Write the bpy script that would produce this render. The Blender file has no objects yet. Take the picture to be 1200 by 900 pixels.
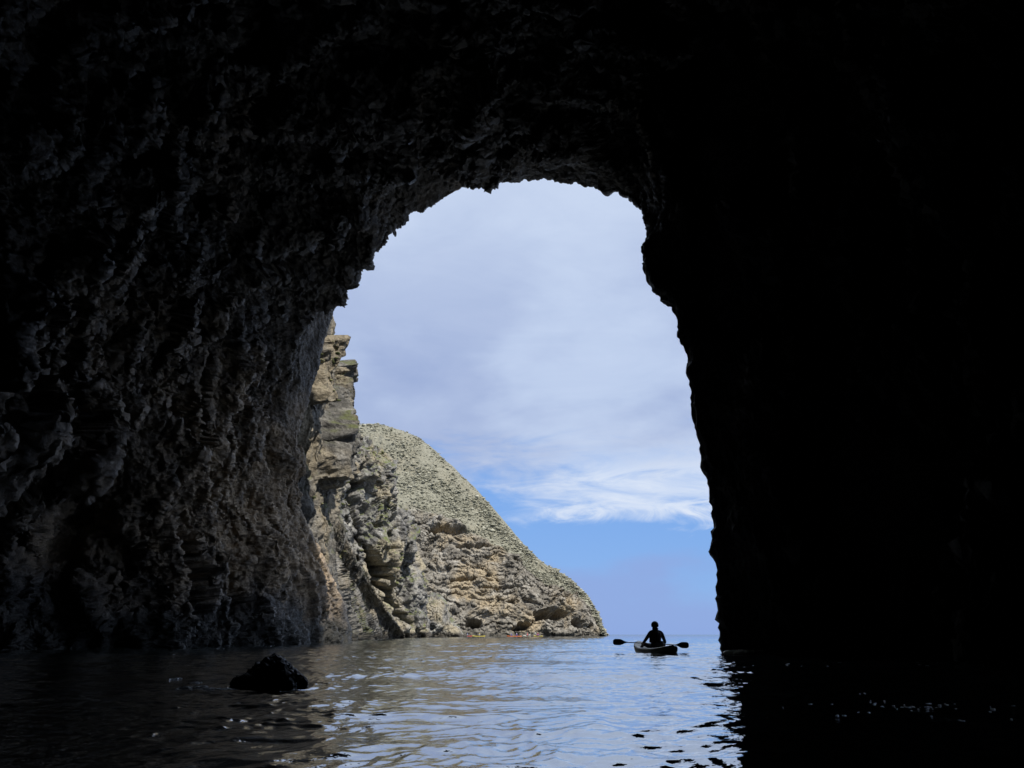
import bpy, bmesh, math, random
import numpy as np
from mathutils import Vector, Matrix

random.seed(7)
RNG = np.random.default_rng(11)
SC = bpy.context.scene
COL = SC.collection
R = math.radians

# ------------------------------------------------------------------ camera
CAM_H = 0.6
FPX = 901.0                       # focal length in pixels of the 1200 px wide photograph
PITCH = math.atan(293.5 / FPX)    # horizon sits 293.5 px below the middle

def ray(px, py):
    r, u, f = px - 600.0, 450.0 - py, FPX
    c, s = math.cos(PITCH), math.sin(PITCH)
    return r, f * c - u * s, f * s + u * c

def at(px, py, Y):
    """real point seen at a pixel of the photograph, standing Y metres away"""
    x, y, z = ray(px, py)
    k = Y / y
    return (x * k, Y, CAM_H + z * k)

cd = bpy.data.cameras.new('camera')
cam = bpy.data.objects.new('camera', cd)
COL.objects.link(cam)
cam.location = (0, 0, CAM_H)
cam.rotation_euler = (math.pi / 2 + PITCH, 0, 0)
cd.sensor_width = 36
cd.lens = 36 * FPX / 1200
cd.clip_start = 0.05
cd.clip_end = 20000
SC.camera = cam

# ------------------------------------------------------------------ noise
_perm = np.random.default_rng(3).permutation(256).astype(np.int32)
_perm = np.concatenate([_perm, _perm, _perm])
_g = np.random.default_rng(5).normal(size=(256, 3)).astype(np.float32)
_g /= np.linalg.norm(_g, axis=1)[:, None]
_cellr = np.random.default_rng(9).random((256, 3)).astype(np.float32)

def _hash(i, j, k):
    return _perm[_perm[_perm[i & 255] + (j & 255)] + (k & 255)]

def pnoise(P):
    P = np.asarray(P, np.float32)
    I = np.floor(P).astype(np.int32)
    F = P - I
    U = F * F * F * (F * (F * 6 - 15) + 10)
    res = 0
    for dx in (0, 1):
        wx = U[:, 0] if dx else 1 - U[:, 0]
        for dy in (0, 1):
            wy = U[:, 1] if dy else 1 - U[:, 1]
            for dz in (0, 1):
                wz = U[:, 2] if dz else 1 - U[:, 2]
                g = _g[_hash(I[:, 0] + dx, I[:, 1] + dy, I[:, 2] + dz)]
                d = g[:, 0] * (F[:, 0] - dx) + g[:, 1] * (F[:, 1] - dy) + g[:, 2] * (F[:, 2] - dz)
                res = res + wx * wy * wz * d
    return res * 1.6

def fbm(P, oct=3, gain=0.5, off=0.0):
    r, a = 0, 1.0
    P = np.asarray(P, np.float32) + np.float32(off)
    for _ in range(oct):
        r = r + a * pnoise(P)
        P = P * 2.03 + 17.3
        a *= gain
    return r

def ridged(P, oct=3, gain=0.5, off=0.0):
    r, a = 0, 1.0
    P = np.asarray(P, np.float32) + np.float32(off)
    for _ in range(oct):
        r = r + a * (1 - 2.2 * np.abs(pnoise(P)))
        P = P * 2.07 + 31.7
        a *= gain
    return r - 0.55

def worley(P, off=0.0):
    """F1, F2 and a random value of the nearest cell"""
    P = np.asarray(P, np.float32) + np.float32(off)
    I = np.floor(P).astype(np.int32)
    F = P - I
    f1 = np.full(len(P), 9, np.float32); f2 = f1.copy(); cv = np.zeros(len(P), np.float32)
    for dx in (-1, 0, 1):
        for dy in (-1, 0, 1):
            for dz in (-1, 0, 1):
                h = _hash(I[:, 0] + dx, I[:, 1] + dy, I[:, 2] + dz)
                c = _cellr[h]
                d = (F[:, 0] - dx - c[:, 0]) ** 2 + (F[:, 1] - dy - c[:, 1]) ** 2 + (F[:, 2] - dz - c[:, 2]) ** 2
                near = d < f1
                f2 = np.where(near, f1, np.minimum(f2, d))
                cv = np.where(near, _cellr[(h + 77) & 255, 0], cv)
                f1 = np.where(near, d, f1)
    return np.sqrt(f1), np.sqrt(f2), cv

def facet(P, off=0.0):
    """every random cell is a tilted flat plane: broken, angular rock"""
    P = np.asarray(P, np.float32) + np.float32(off)
    I = np.floor(P).astype(np.int32)
    F = P - I
    f1 = np.full(len(P), 9, np.float32); out = np.zeros(len(P), np.float32)
    for dx in (-1, 0, 1):
        for dy in (-1, 0, 1):
            for dz in (-1, 0, 1):
                h = _hash(I[:, 0] + dx, I[:, 1] + dy, I[:, 2] + dz)
                c = _cellr[h]
                q = np.stack([F[:, 0] - dx - c[:, 0], F[:, 1] - dy - c[:, 1], F[:, 2] - dz - c[:, 2]], 1)
                d = (q * q).sum(1); near = d < f1
                v = (q * _g[(h + 41) & 255]).sum(1) + 0.9 * (_cellr[(h + 77) & 255, 0] - 0.5)
                out = np.where(near, v, out)
                f1 = np.where(near, d, f1)
    return out

def sstep(a, b, x):
    t = np.clip((x - a) / (b - a), 0, 1)
    return t * t * (3 - 2 * t)

# ------------------------------------------------------------------ mesh helpers
def grid_mesh(name, V, nr, nc, smooth=True, wrap=False):
    V = np.asarray(V, np.float32).reshape(-1, 3)
    i = np.arange(nr - 1)[:, None]; m = nc if wrap else nc - 1
    j = np.arange(m)[None, :]
    a = i * nc + j; b = i * nc + (j + 1) % nc
    F = np.stack([a, b, b + nc, a + nc], -1).reshape(-1, 4).astype(np.int32)
    me = bpy.data.meshes.new(name)
    me.vertices.add(len(V)); me.vertices.foreach_set('co', V.ravel())
    me.loops.add(F.size); me.loops.foreach_set('vertex_index', F.ravel())
    me.polygons.add(len(F))
    me.polygons.foreach_set('loop_start', np.arange(0, F.size, 4, dtype=np.int32))
    me.polygons.foreach_set('loop_total', np.full(len(F), 4, np.int32))
    me.update(calc_edges=True)
    me.polygons.foreach_set('use_smooth', np.full(len(F), smooth))
    return me

def tri_mesh(name, V, F, smooth=True):
    V = np.asarray(V, np.float32).reshape(-1, 3); F = np.asarray(F, np.int32).reshape(-1, 3)
    me = bpy.data.meshes.new(name)
    me.vertices.add(len(V)); me.vertices.foreach_set('co', V.ravel())
    me.loops.add(F.size); me.loops.foreach_set('vertex_index', F.ravel())
    me.polygons.add(len(F))
    me.polygons.foreach_set('loop_start', np.arange(0, F.size, 3, dtype=np.int32))
    me.polygons.foreach_set('loop_total', np.full(len(F), 3, np.int32))
    me.update(calc_edges=True)
    me.polygons.foreach_set('use_smooth', np.full(len(F), smooth))
    return me

def set_attr(me, name, vals):
    a = me.attributes.new(name, 'FLOAT', 'POINT')
    a.data.foreach_set('value', np.asarray(vals, np.float32).ravel())

def link(name, me, mat=None, parent=None):
    o = bpy.data.objects.new(name, me)
    COL.objects.link(o)
    if mat: me.materials.append(mat)
    if parent: o.parent = parent
    return o

def tag(o, label=None, cat=None, group=None, kind=None):
    if label: o['label'] = label
    if cat: o['category'] = cat
    if group: o['group'] = group
    if kind: o['kind'] = kind
    return o

def grid_normals(V):
    du = np.gradient(V, axis=0); dv = np.gradient(V, axis=1)
    n = np.cross(du, dv)
    return n / (np.linalg.norm(n, axis=-1, keepdims=True) + 1e-9)

def catmull(A, n_or_t, axis):
    """resample control points smoothly along an axis; n = count or explicit params in [0, m-1]"""
    A = np.moveaxis(np.asarray(A, float), axis, 0)
    m = len(A)
    t = np.linspace(0, m - 1, n_or_t) if np.isscalar(n_or_t) else np.asarray(n_or_t)
    k = np.clip(np.floor(t).astype(int), 0, m - 2); f = t - k
    E = np.concatenate([2 * A[:1] - A[1:2], A, 2 * A[-1:] - A[-2:-1]])
    p0, p1, p2, p3 = E[k], E[k + 1], E[k + 2], E[k + 3]
    f = f.reshape((-1,) + (1,) * (A.ndim - 1))
    r = 0.5 * (2 * p1 + (p2 - p0) * f + (2 * p0 - 5 * p1 + 4 * p2 - p3) * f ** 2 + (3 * p1 - p0 - 3 * p2 + p3) * f ** 3)
    return np.moveaxis(r, 0, axis)

# ------------------------------------------------------------------ materials
def newmat(name):
    m = bpy.data.materials.new(name); m.use_nodes = True
    nt = m.node_tree
    return m, nt, nt.nodes['Principled BSDF']

def N(nt, typ, **kw):
    n = nt.nodes.new(typ)
    for k, v in kw.items():
        if k in n.inputs: n.inputs[k].default_value = v
        else: setattr(n, k, v)
    return n

def ramp(nt, fac, stops):
    r = nt.nodes.new('ShaderNodeValToRGB')
    el = r.color_ramp.elements
    while len(el) < len(stops): el.new(0.5)
    for e, (p, c) in zip(el, stops):
        e.position = p; e.color = (*c, 1) if len(c) == 3 else c
    nt.links.new(fac, r.inputs[0])
    return r

def noise(nt, vec, scale, detail=4, rough=0.55):
    n = N(nt, 'ShaderNodeTexNoise', Scale=scale, Detail=detail, Roughness=rough)
    nt.links.new(vec, n.inputs['Vector'])
    return n

def math_(nt, op, a, b=None, c=None, clamp=False):
    m = nt.nodes.new('ShaderNodeMath'); m.operation = op; m.use_clamp = clamp
    for i, v in enumerate((a, b, c)):
        if v is None: continue
        if isinstance(v, (int, float)): m.inputs[i].default_value = v
        else: nt.links.new(v, m.inputs[i])
    return m.outputs[0]

def mrange(nt, v, a, b, smooth=True):
    m = nt.nodes.new('ShaderNodeMapRange')
    m.interpolation_type = 'SMOOTHSTEP' if smooth else 'LINEAR'
    nt.links.new(v, m.inputs[0])
    m.inputs[1].default_value = a; m.inputs[2].default_value = b
    return m.outputs[0]

def mixc(nt, fac, a, b, blend='MIX'):
    m = nt.nodes.new('ShaderNodeMix'); m.data_type = 'RGBA'; m.blend_type = blend
    for s, v in ((m.inputs[0], fac), (m.inputs[6], a), (m.inputs[7], b)):
        if isinstance(v, (int, float)): s.default_value = v
        elif isinstance(v, tuple): s.default_value = (*v, 1)
        else: nt.links.new(v, s)
    return m.outputs[2]

def rock_mat(name, dark, mid, light, tan, sc=1.0, tide=None, plant=None, bump=0.6, tan_at=(0.52, 0.66), attr=None):
    m, nt, bs = newmat(name)
    geo = N(nt, 'ShaderNodeNewGeometry')
    P = geo.outputs['Position']
    n1 = noise(nt, P, 0.9 * sc, 8, 0.62)
    c = ramp(nt, n1.outputs[0], [(0.3, dark), (0.48, mid), (0.68, light)]).outputs[0]
    n2 = noise(nt, P, 0.22 * sc, 6, 0.6)
    c = mixc(nt, mrange(nt, n2.outputs[0], *tan_at), c, tan)
    n3 = noise(nt, P, 6 * sc, 6, 0.7)
    c = mixc(nt, 0.75, c, ramp(nt, n3.outputs[0], [(0.27, (0.3,) * 3), (0.73, (1.75,) * 3)]).outputs[0], 'MULTIPLY')
    if plant:
        n4 = noise(nt, P, 0.35 * sc, 6, 0.65)
        sep = N(nt, 'ShaderNodeSeparateXYZ'); nt.links.new(geo.outputs['Normal'], sep.inputs[0])
        f = math_(nt, 'MULTIPLY', mrange(nt, n4.outputs[0], 0.5, 0.62), mrange(nt, sep.outputs[2], 0.1, 0.6))
        c = mixc(nt, f, c, plant)
    if attr:
        a = N(nt, 'ShaderNodeAttribute', attribute_name=attr[0])
        n5 = noise(nt, P, attr[3], 5, 0.7)
        sc2 = ramp(nt, n5.outputs[0], [(0.32, attr[1]), (0.62, attr[2])]).outputs[0]
        if len(attr) == 4:
            n6 = noise(nt, P, 0.05, 5, 0.7)
            sc2 = mixc(nt, mrange(nt, n6.outputs[0], 0.45, 0.65), sc2, (0.26, 0.24, 0.175))
        c = mixc(nt, a.outputs['Fac'], c, sc2)
    if tide:
        sp = N(nt, 'ShaderNodeSeparateXYZ'); nt.links.new(P, sp.inputs[0])
        zz = math_(nt, 'ADD', sp.outputs[2], math_(nt, 'MULTIPLY', math_(nt, 'SUBTRACT', n1.outputs[0], 0.5), tide[1]))
        c = mixc(nt, mrange(nt, zz, tide[0], tide[0] * 0.35), c, tide[2])
    nt.links.new(c, bs.inputs['Base Color'])
    bs.inputs['Roughness'].default_value = 0.75
    bs.inputs['Specular IOR Level'].default_value = 0.35
    bb = noise(nt, P, 5 * sc, 10, 0.68)
    v = N(nt, 'ShaderNodeTexVoronoi', Scale=3.1 * sc); nt.links.new(P, v.inputs['Vector'])
    h = math_(nt, 'ADD', bb.outputs[0], math_(nt, 'MULTIPLY', v.outputs['Distance'], 0.5))
    b = N(nt, 'ShaderNodeBump', Strength=bump, Distance=0.40 / sc)
    nt.links.new(h, b.inputs['Height']); nt.links.new(b.outputs[0], bs.inputs['Normal'])
    return m

def plain(name, col, rough=0.5, var=0.12, scale=20, spec=0.4):
    m, nt, bs = newmat(name)
    tc = N(nt, 'ShaderNodeTexCoord')
    n = noise(nt, tc.outputs['Object'], scale, 4)
    lo = tuple(max(0, c * (1 - var)) for c in col); hi = tuple(c * (1 + var) for c in col)
    nt.links.new(ramp(nt, n.outputs[0], [(0.3, lo), (0.7, hi)]).outputs[0], bs.inputs['Base Color'])
    bs.inputs['Roughness'].default_value = rough
    bs.inputs['Specular IOR Level'].default_value = spec
    return m

# ------------------------------------------------------------------ sun and sky
SUN = Vector((0.39, -0.52, 0.77)).normalized()       # direction towards the sun
sun_el = math.asin(SUN.z); sun_az = math.atan2(SUN.x, SUN.y)
ld = bpy.data.lights.new('sun', 'SUN'); ld.energy = 5.0; ld.angle = R(1.2); ld.color = (1.0, 0.95, 0.87)
lo = bpy.data.objects.new('sun', ld); COL.objects.link(lo)
lo.rotation_euler = (-SUN).to_track_quat('-Z', 'Y').to_euler()
lo.location = (0, 0, 200)

W = bpy.data.worlds.new('World'); SC.world = W; W.use_nodes = True
nt = W.node_tree
bg = nt.nodes['Background']; bg.inputs['Strength'].default_value = 0.1
sky = nt.nodes.new('ShaderNodeTexSky'); sky.sky_type = 'NISHITA'; sky.sun_disc = False
sky.sun_elevation = sun_el; sky.sun_rotation = sun_az
sky.air_density = 1.0; sky.dust_density = 0.6; sky.ozone_density = 1.5
tc = nt.nodes.new('ShaderNodeTexCoord')
D = tc.outputs['Generated']
sp = nt.nodes.new('ShaderNodeSeparateXYZ'); nt.links.new(D, sp.inputs[0])
x_, y_, z_ = sp.outputs
# low-level cloud texture in direction space, stretched along the horizon
mp = nt.nodes.new('ShaderNodeMapping'); nt.links.new(D, mp.inputs[0]); mp.inputs['Scale'].default_value = (4.5, 4.5, 15)
nA = noise(nt, mp.outputs[0], 1.0, 9, 0.6); nA.inputs['Distortion'].default_value = 0.6
mp2 = nt.nodes.new('ShaderNodeMapping'); nt.links.new(D, mp2.inputs[0]); mp2.inputs['Scale'].default_value = (4, 4, 8); mp2.inputs['Location'].default_value = (3.1, 1.7, 0.4)
nB = noise(nt, mp2.outputs[0], 1.0, 5, 0.5)
mp3 = nt.nodes.new('ShaderNodeMapping'); nt.links.new(D, mp3.inputs[0]); mp3.inputs['Scale'].default_value = (11, 11, 42); mp3.inputs['Location'].default_value = (0.3, 5.7, 1.4); mp3.inputs['Rotation'].default_value = (0, R(9), 0)
nC = noise(nt, mp3.outputs[0], 1.0, 8, 0.62); nC.inputs['Distortion'].default_value = 0.8
a0 = math_(nt, 'SUBTRACT', nA.outputs[0], 0.5)
c0 = math_(nt, 'SUBTRACT', nC.outputs[0], 0.5)
zd = math_(nt, 'ADD', z_, math_(nt, 'ADD', math_(nt, 'MULTIPLY', a0, 0.20), math_(nt, 'MULTIPLY', c0, 0.10)))
deck = mrange(nt, zd, 0.17, 0.26)
# bright band of cloud low in the sky, denser to the right
azr = math_(nt, 'ADD', x_, math_(nt, 'MULTIPLY', a0, 0.25))
azr = math_(nt, 'ADD', azr, math_(nt, 'MULTIPLY', c0, 0.22))
side = mrange(nt, azr, -0.06, 0.17)
zc = math_(nt, 'ADD', z_, math_(nt, 'MULTIPLY', c0, 0.085))
band = math_(nt, 'MULTIPLY', mrange(nt, zc, 0.130, 0.160), mrange(nt, zc, 0.26, 0.19))
wisp = math_(nt, 'MULTIPLY', math_(nt, 'MULTIPLY', band, side), math_(nt, 'ADD', 0.75, math_(nt, 'MULTIPLY', c0, 1.6)), clamp=True)
# thin veil of haze cloud at the horizon
veil = math_(nt, 'MULTIPLY', mrange(nt, math_(nt, 'ADD', z_, math_(nt, 'MULTIPLY', math_(nt, 'SUBTRACT', nB.outputs[0], 0.5), 0.30)), 0.10, 0.055), 0.8)
K = 10.0
def kc(*c): return tuple(v * K for v in c)
col = mixc(nt, 0.75, sky.outputs[0], kc(0.18, 0.40, 0.90))
col = mixc(nt, veil, col, kc(0.28, 0.40, 0.74))
deckc = mixc(nt, mrange(nt, nB.outputs[0], 0.38, 0.62), kc(0.32, 0.42, 0.69), kc(0.54, 0.66, 0.89))
deckc = mixc(nt, mrange(nt, z_, 0.30, 0.62), deckc, kc(0.66, 0.77, 0.96))
deckc = mixc(nt, 0.36, deckc, mixc(nt, nA.outputs[0], kc(0.24, 0.32, 0.56), kc(0.72, 0.80, 0.95)))
col = mixc(nt, deck, col, deckc)
col = mixc(nt, wisp, col, kc(0.72, 0.80, 0.94))
nt.links.new(col, bg.inputs['Color'])

# ------------------------------------------------------------------ cave
TR = [(416,752,63),(400,712,61),(381,668,59),(360,620,56.5),(336,568,53),(342,520,52.5),(358,470,52),(372,420,52),(382,385,52),(389,347,51.5),
      (392,333,51),(403,315,50.5),(412,300,50),(424,276,49),(446,256,48),(468,240,46.5),(480,235,46),(487,234,45.5),(491,237,45),(502,236,44.5),
      (515,227,44),(526,219,43.5),(545,216,42.5),(566,214,41.5),(577,213,41),(585,209,40),(600,211,39),(625,209,38),(640,208,37),(650,212,36.5),
      (665,215,36),(675,211,35.5),(700,218,34.5),(712,224,34),(722,221,33.5),(730,221,33),(745,230,32),(752,236,31.5),(758,236,31),(760,252,30.5),
      (764,272,30),(756,283,29.5),(756,300,29.2),(761,320,29),(767,335,28.7),(780,343,28.3),(792,352,28),(798,370,28),(806,400,27.8),(811,430,27.6),
      (816,465,27.5),(820,500,27.4),(830,530,27.3),(838,555,27.2),(841,580,27.2),(841,605,27.1),(838,625,27),(841,650,27),(843,665,27),(847,680,27),
      (846,700,27),(844,718,27),(849,740,27),(850,757,27),(851,766,27)]
LM_PX = [(416,752),(360,620),(342,520),(403,315),(600,211),(758,236),(811,430),(851,766)]
LM_S = [0, .14, .26, .42, .64, .80, .90, 1.0]
rim = np.array([at(*t) for t in TR])
rim[0, 2] = -2.0; rim[-1, 2] = -2.0
idx = [next(i for i, t in enumerate(TR) if t[:2] == p) for p in LM_PX]
s_of = np.zeros(len(rim))
for (i0, i1), (s0, s1) in zip(zip(idx, idx[1:]), zip(LM_S, LM_S[1:])):
    L = np.concatenate([[0], np.cumsum(np.linalg.norm(np.diff(rim[i0:i1 + 1], axis=0), axis=1))])
    s_of[i0:i1 + 1] = s0 + (s1 - s0) * L / L[-1]
S = np.concatenate([np.linspace(0, .42, 760, endpoint=False), np.linspace(.42, .64, 300, endpoint=False), np.linspace(.64, 1, 330)])
NS = len(S)
rim_f = np.stack([np.interp(S, s_of, rim[:, k]) for k in range(3)], 1)
ker = np.exp(-0.5 * (np.arange(-60, 61) / 24.0) ** 2); ker /= ker.sum()
pad = np.pad(rim_f, ((60, 60), (0, 0)), 'reflect', reflect_type='odd')
rim_s = np.stack([np.convolve(pad[:, k], ker, 'valid') for k in range(3)], 1)
lm_t = np.interp(S, LM_S, np.arange(8))
def ring(pts):                      # eight landmarks (x, y, z): left base .. top .. right base
    return catmull(np.array(pts, float), lm_t, 0)
rings_in = [                        # from the rim inwards
    ring([(-15.2,47,-2),(-16.2,46.5,6),(-16.0,46,13),(-14.0,44.5,21.5),(-1.0,36.5,25.6),(7.6,28.2,20.6),(9.8,25.6,10.5),(9.6,26.0,-2)]),
    ring([(-16.4,38,-2),(-17.0,38,6),(-16.6,37,13),(-12.6,35,21.5),(-.5,31,25.9),(9.6,25,21),(11.8,23.5,10.5),(11.6,24.6,-2)]),
    ring([(-16.2,28,-2),(-17.4,28,6),(-17.2,27,13),(-12.8,26,21.5),(0,24,25.5),(11,20,20.5),(13.6,18.5,10.5),(12.6,19,-2)]),
    ring([(-15.8,17,-2),(-17.0,17,6),(-17.0,16,13),(-12.8,15,21),(0,15,25),(11.5,13,20),(14.0,12,10.5),(13.2,12,-2)]),
    ring([(-15.5,4,-2),(-16.5,4,6),(-16.5,4,12),(-12.2,4,19),(0,4,23),(11,4,19),(13.5,4,10),(13,4,-2)]),
    ring([(-13,-12,-2),(-13,-12,5),(-12.5,-12,10),(-9,-12,15),(0,-12,17.5),(8,-12,15),(11,-12,9),(11,-12,-2)]),
    ring([(-6,-26,-2),(-6,-26,2),(-5.5,-26,4),(-4,-26,6),(0,-26,7),(3,-26,6),(4.5,-26,4),(5,-26,-2)]),
    ring([(-.6,-32,-2),(-.6,-32,-1.8),(-.5,-32,-1.6),(-.3,-32,-1.4),(0,-32,-1.2),(.3,-32,-1.4),(.5,-32,-1.6),(.6,-32,-2)]),
]
# the outside of the headland: up and back from the rim, closing far behind
cen = np.array([-3.5, 0, 6.0])
def outer(scale, dy, lift):
    d = rim_s - cen; d[:, 1] = 0
    o = rim_s + d * (scale - 1)
    o[:, 1] = rim_s[:, 1] + dy
    o[:, 2] += lift * sstep(0, 12, rim_s[:, 2])
    o[[0, -1], 2] = -2
    lowm = 1 - sstep(-2, 3, rim_s[:, 2])
    o[:, 2] = o[:, 2] * (1 - lowm) + rim_s[:, 2] * lowm
    return o
rings_out = [outer(1.05, 0.25, 0), outer(1.16, -0.6, 0.3), outer(1.45, -4.5, 1.5), outer(2.1, -14, 5), outer(2.9, -36, 9)]
last = rings_out[-1].copy(); last[:, 1] = -55 + 0 * last[:, 1]
rings_out.append(last)
seq = rings_in[::-1] + [rim_s] + rings_out
kr = len(rings_in)                  # index of the rim
CP = np.stack(seq, 0)
tv = np.concatenate([np.linspace(0, 3, 60, endpoint=False), np.linspace(3, 4, 130, endpoint=False), np.linspace(4, 5, 170, endpoint=False),
                     np.linspace(5, 6, 180, endpoint=False), np.linspace(6, 7, 150, endpoint=False), np.linspace(7, 8, 130, endpoint=False),
                     np.linspace(8, 9, 26, endpoint=False), np.linspace(9, 10, 26, endpoint=False), np.linspace(10, len(seq) - 1, 90)])
V = catmull(CP, tv, 0)
NV = len(tv)
dist_rim = np.where(tv <= kr, np.abs(np.interp(tv, np.arange(len(seq)), [0] * len(seq))), 0)
arc = np.concatenate([[0], np.cumsum(np.linalg.norm(np.diff(V[:, NS // 2], axis=0), axis=1))])
i_rim = int(np.argmin(np.abs(tv - kr)))
dr = np.abs(arc - arc[i_rim])
V = V + (rim_f - rim_s)[None] * np.exp(-dr / 1.6)[:, None, None]
nrm = grid_normals(V)
ctr = np.array([-1.5, 0, 8.0])
inside = (tv <= kr)[:, None]
chk = np.sum(nrm[i_rim - 250] * (ctr - V[i_rim - 250]) * np.array([1, 0, 1]), -1).mean()
if chk < 0: nrm = -nrm             # now the normals point into the cave
Pf = V.reshape(-1, 3); Nf = nrm.reshape(-1, 3)
fade = np.repeat(sstep(0.5, 7.0, dr)[:, None], NS, 1).ravel()
zz = Pf[:, 2]
fadeF = np.repeat(sstep(1.5, 10.0, dr)[:, None], NS, 1).ravel()
lowleft = (Pf[:, 0] < -8) * (1 - sstep(11, 17, zz)) * (1 - sstep(0.0, 0.5, np.repeat((tv > kr)[:, None], NS, 1).ravel() * 1.0))
fade = np.maximum(fade, 0.55 * lowleft); fadeF = np.maximum(fadeF, 0.5 * lowleft)
# alcove low in the left wall
alc = sstep(17.0, 24.0, Pf[:, 1] + 0.8 * pnoise(Pf / 2)) * (1 - sstep(32.0, 37.5, Pf[:, 1] + 0.9 * pnoise(Pf / 1.7) + 0.25 * np.maximum(zz, 0))) \
    * (1 - sstep(3.6, 8.2, zz + 1.0 * pnoise(Pf / 1.9 + 5))) * (Pf[:, 0] < -8)
Pf = Pf + np.array([-5.0, 0, 0]) * alc[:, None]
def refresh():
    n = grid_normals(Pf.reshape(NV, NS, 3)).reshape(-1, 3)
    return -n if chk < 0 else n
Nf = refresh()
warp = np.stack([fbm(Pf / 3.0, 2, off=o) for o in (1.3, 8.1, 15.9)], 1) * 0.9
Q = Pf + warp
# strata lean: stretch the texture along a steep slanting axis
ax = np.array([0.0, 0.34, -0.94]); ax /= np.linalg.norm(ax)
Qs = Q - ax * (Q @ ax)[:, None] * 0.58
d = 2.2 * fade * fbm(Pf / 8.0, 2, off=2.2)
d += 1.35 * (0.06 + 0.94 * fade) * ridged(Qs / 4.6, 3, off=4.4)
d += (0.05 + 1.05 * fadeF) * facet(Qs / 2.6, 1.1)
far = np.repeat((tv > kr + 1.6)[:, None], NS, 1).ravel()
d = np.where(far, 0.3 * d, d)
Pf = Pf + Nf * d[:, None]
Nf = refresh()
Q = Pf + 0.35 * warp
Qs = Q - ax * (Q @ ax)[:, None] * 0.5
d = (0.05 + 0.24 * fadeF) * facet((Q - ax * (Q @ ax)[:, None] * 0.45) / 1.05, 6.6)
d += (0.06 + 0.15 * fadeF) * facet((Pf + 0.25 * warp) / 0.42, 3.3) + 0.13 * fbm(Pf / 0.8, 3, off=3)
d += (0.035 + 0.085 * fade) * facet(Pf / 0.19, 8.3) + (0.05 + 0.05 * fade) * ridged(Qs / 0.5, 2, off=9.1)
far = np.repeat((tv > kr + 1.6)[:, None], NS, 1).ravel()
d = np.where(far, 0.3 * d, d)
Pf = Pf + Nf * d[:, None]
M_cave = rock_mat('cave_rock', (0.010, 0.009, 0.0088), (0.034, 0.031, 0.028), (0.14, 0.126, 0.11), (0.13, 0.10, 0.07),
                  sc=1.0, tide=(2.2, 3.2, (0.028, 0.027, 0.022)), bump=0.8, tan_at=(0.54, 0.70), attr=('lit_ochre', (0.085, 0.068, 0.049), (0.60, 0.45, 0.29), 0.8, 1))
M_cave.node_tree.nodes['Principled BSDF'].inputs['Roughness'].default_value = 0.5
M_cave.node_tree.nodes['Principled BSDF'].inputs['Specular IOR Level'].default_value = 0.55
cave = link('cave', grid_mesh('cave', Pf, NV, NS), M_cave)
set_attr(cave.data, 'lit_ochre', sstep(14, 44, Pf[:, 1] + 9 * fbm(Pf / 7, 3, off=3)) * (1 - sstep(9, 19, Pf[:, 2] + 4 * fbm(Pf / 4, 3, off=13))) * sstep(1.5, 4.5, Pf[:, 2] + 0.45 * (Pf[:, 1] - 50) * 0 + 1.5 * fbm(Pf / 3, 2)) * (Pf[:, 0] < -5) * 0.85)  # tan rock; lower wall near the mouth also painted paler, standing in for daylight
tag(cave, 'huge dark rock arch and walls of the sea cave', 'sea cave', kind='structure')

# ------------------------------------------------------------------ cliffs outside the mouth
def sheet(name, rows, nu, nv, disp, mat, label, cat, attr=None, tu=None, tvv=None):
    A = np.array(rows, float)
    G = catmull(catmull(A, nu if tu is None else tu, 0), nv if tvv is None else tvv, 1)
    n = grid_normals(G)
    if n.reshape(-1, 3)[:, 1].mean() > 0: n = -n
    P = G.reshape(-1, 3)
    dd = disp(P, n.reshape(-1, 3))
    for k, d1 in enumerate(dd):
        if k:
            n2 = grid_normals(P.reshape(G.shape)).reshape(-1, 3)
            n2 *= np.sign((n2 * n.reshape(-1, 3)).sum(1).mean())
        else: n2 = n.reshape(-1, 3)
        P = P + n2 * d1[:, None]
    me = grid_mesh(name, P, G.shape[0], G.shape[1])
    if attr is not None: set_attr(me, attr[0], attr[1](G, P))
    o = link(name, me, mat)
    tag(o, label, cat, kind='structure')
    return o, P.reshape(G.shape), n

# first cliff: rows go up; columns start hidden behind the cave wall, run outwards, turn the corner and go back
sil = [(474,745.5,132),(462,728,124),(446,704,114),(430,678,104),(412,645,96),(398,600,91),(390,565,88),(398,540,85),(409,515,83),(408,485,82),(400,450,80),(395,415,78),(391,380,76),(386,345,75),(372,300,76)]
rows = []
for px, py, Y in sil:
    e = np.array(at(px - 3 * float(sstep(640, 560, py) * sstep(380, 440, py)), py, Y)); z = e[2]
    w0 = at(355, py, 50); 
    rows.append([(-25, 46, z), (-17.0, 51, z), ((-14.2 - 0.06 * z), 58, z), (-14.6 - 0.12 * z, 68, z),
                 tuple(e + np.array([-1.2, -9, 0])), tuple(e), (e[0] - 7, e[1] + 12, z), (e[0] - 24, e[1] + 22, z)])
rows.insert(0, [(x, y, -2.5) for x, y, z in rows[0]])
def disp_cliff(amp, zs=0.55, slab=1.0, grain=0.65):
    def f(P, n):
        w = np.stack([fbm(P / 4.0, 2, off=o) for o in (21.3, 28.1, 35.9)], 1) * 1.2
        Q = P + w
        Qs = Q * np.array([1, 1, zs])
        d = 1.7 * ridged(Qs / 7.0, 4, 0.55, off=1.4) + slab * 0.85 * facet(Qs / 3.6, 1.1) + slab * 0.5 * facet(Qs / 1.5, 7.1)
        e = 0.28 * facet((P + .3 * w) * np.array([1, 1, min(1, zs * 1.8)]) / 0.7, 5.1) + 0.4 * ridged(Qs / 1.2, 3, .6, off=2.4) + 0.08 * pnoise(Q / 0.3)
        return d * amp, e * amp * grain
    return f
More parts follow.
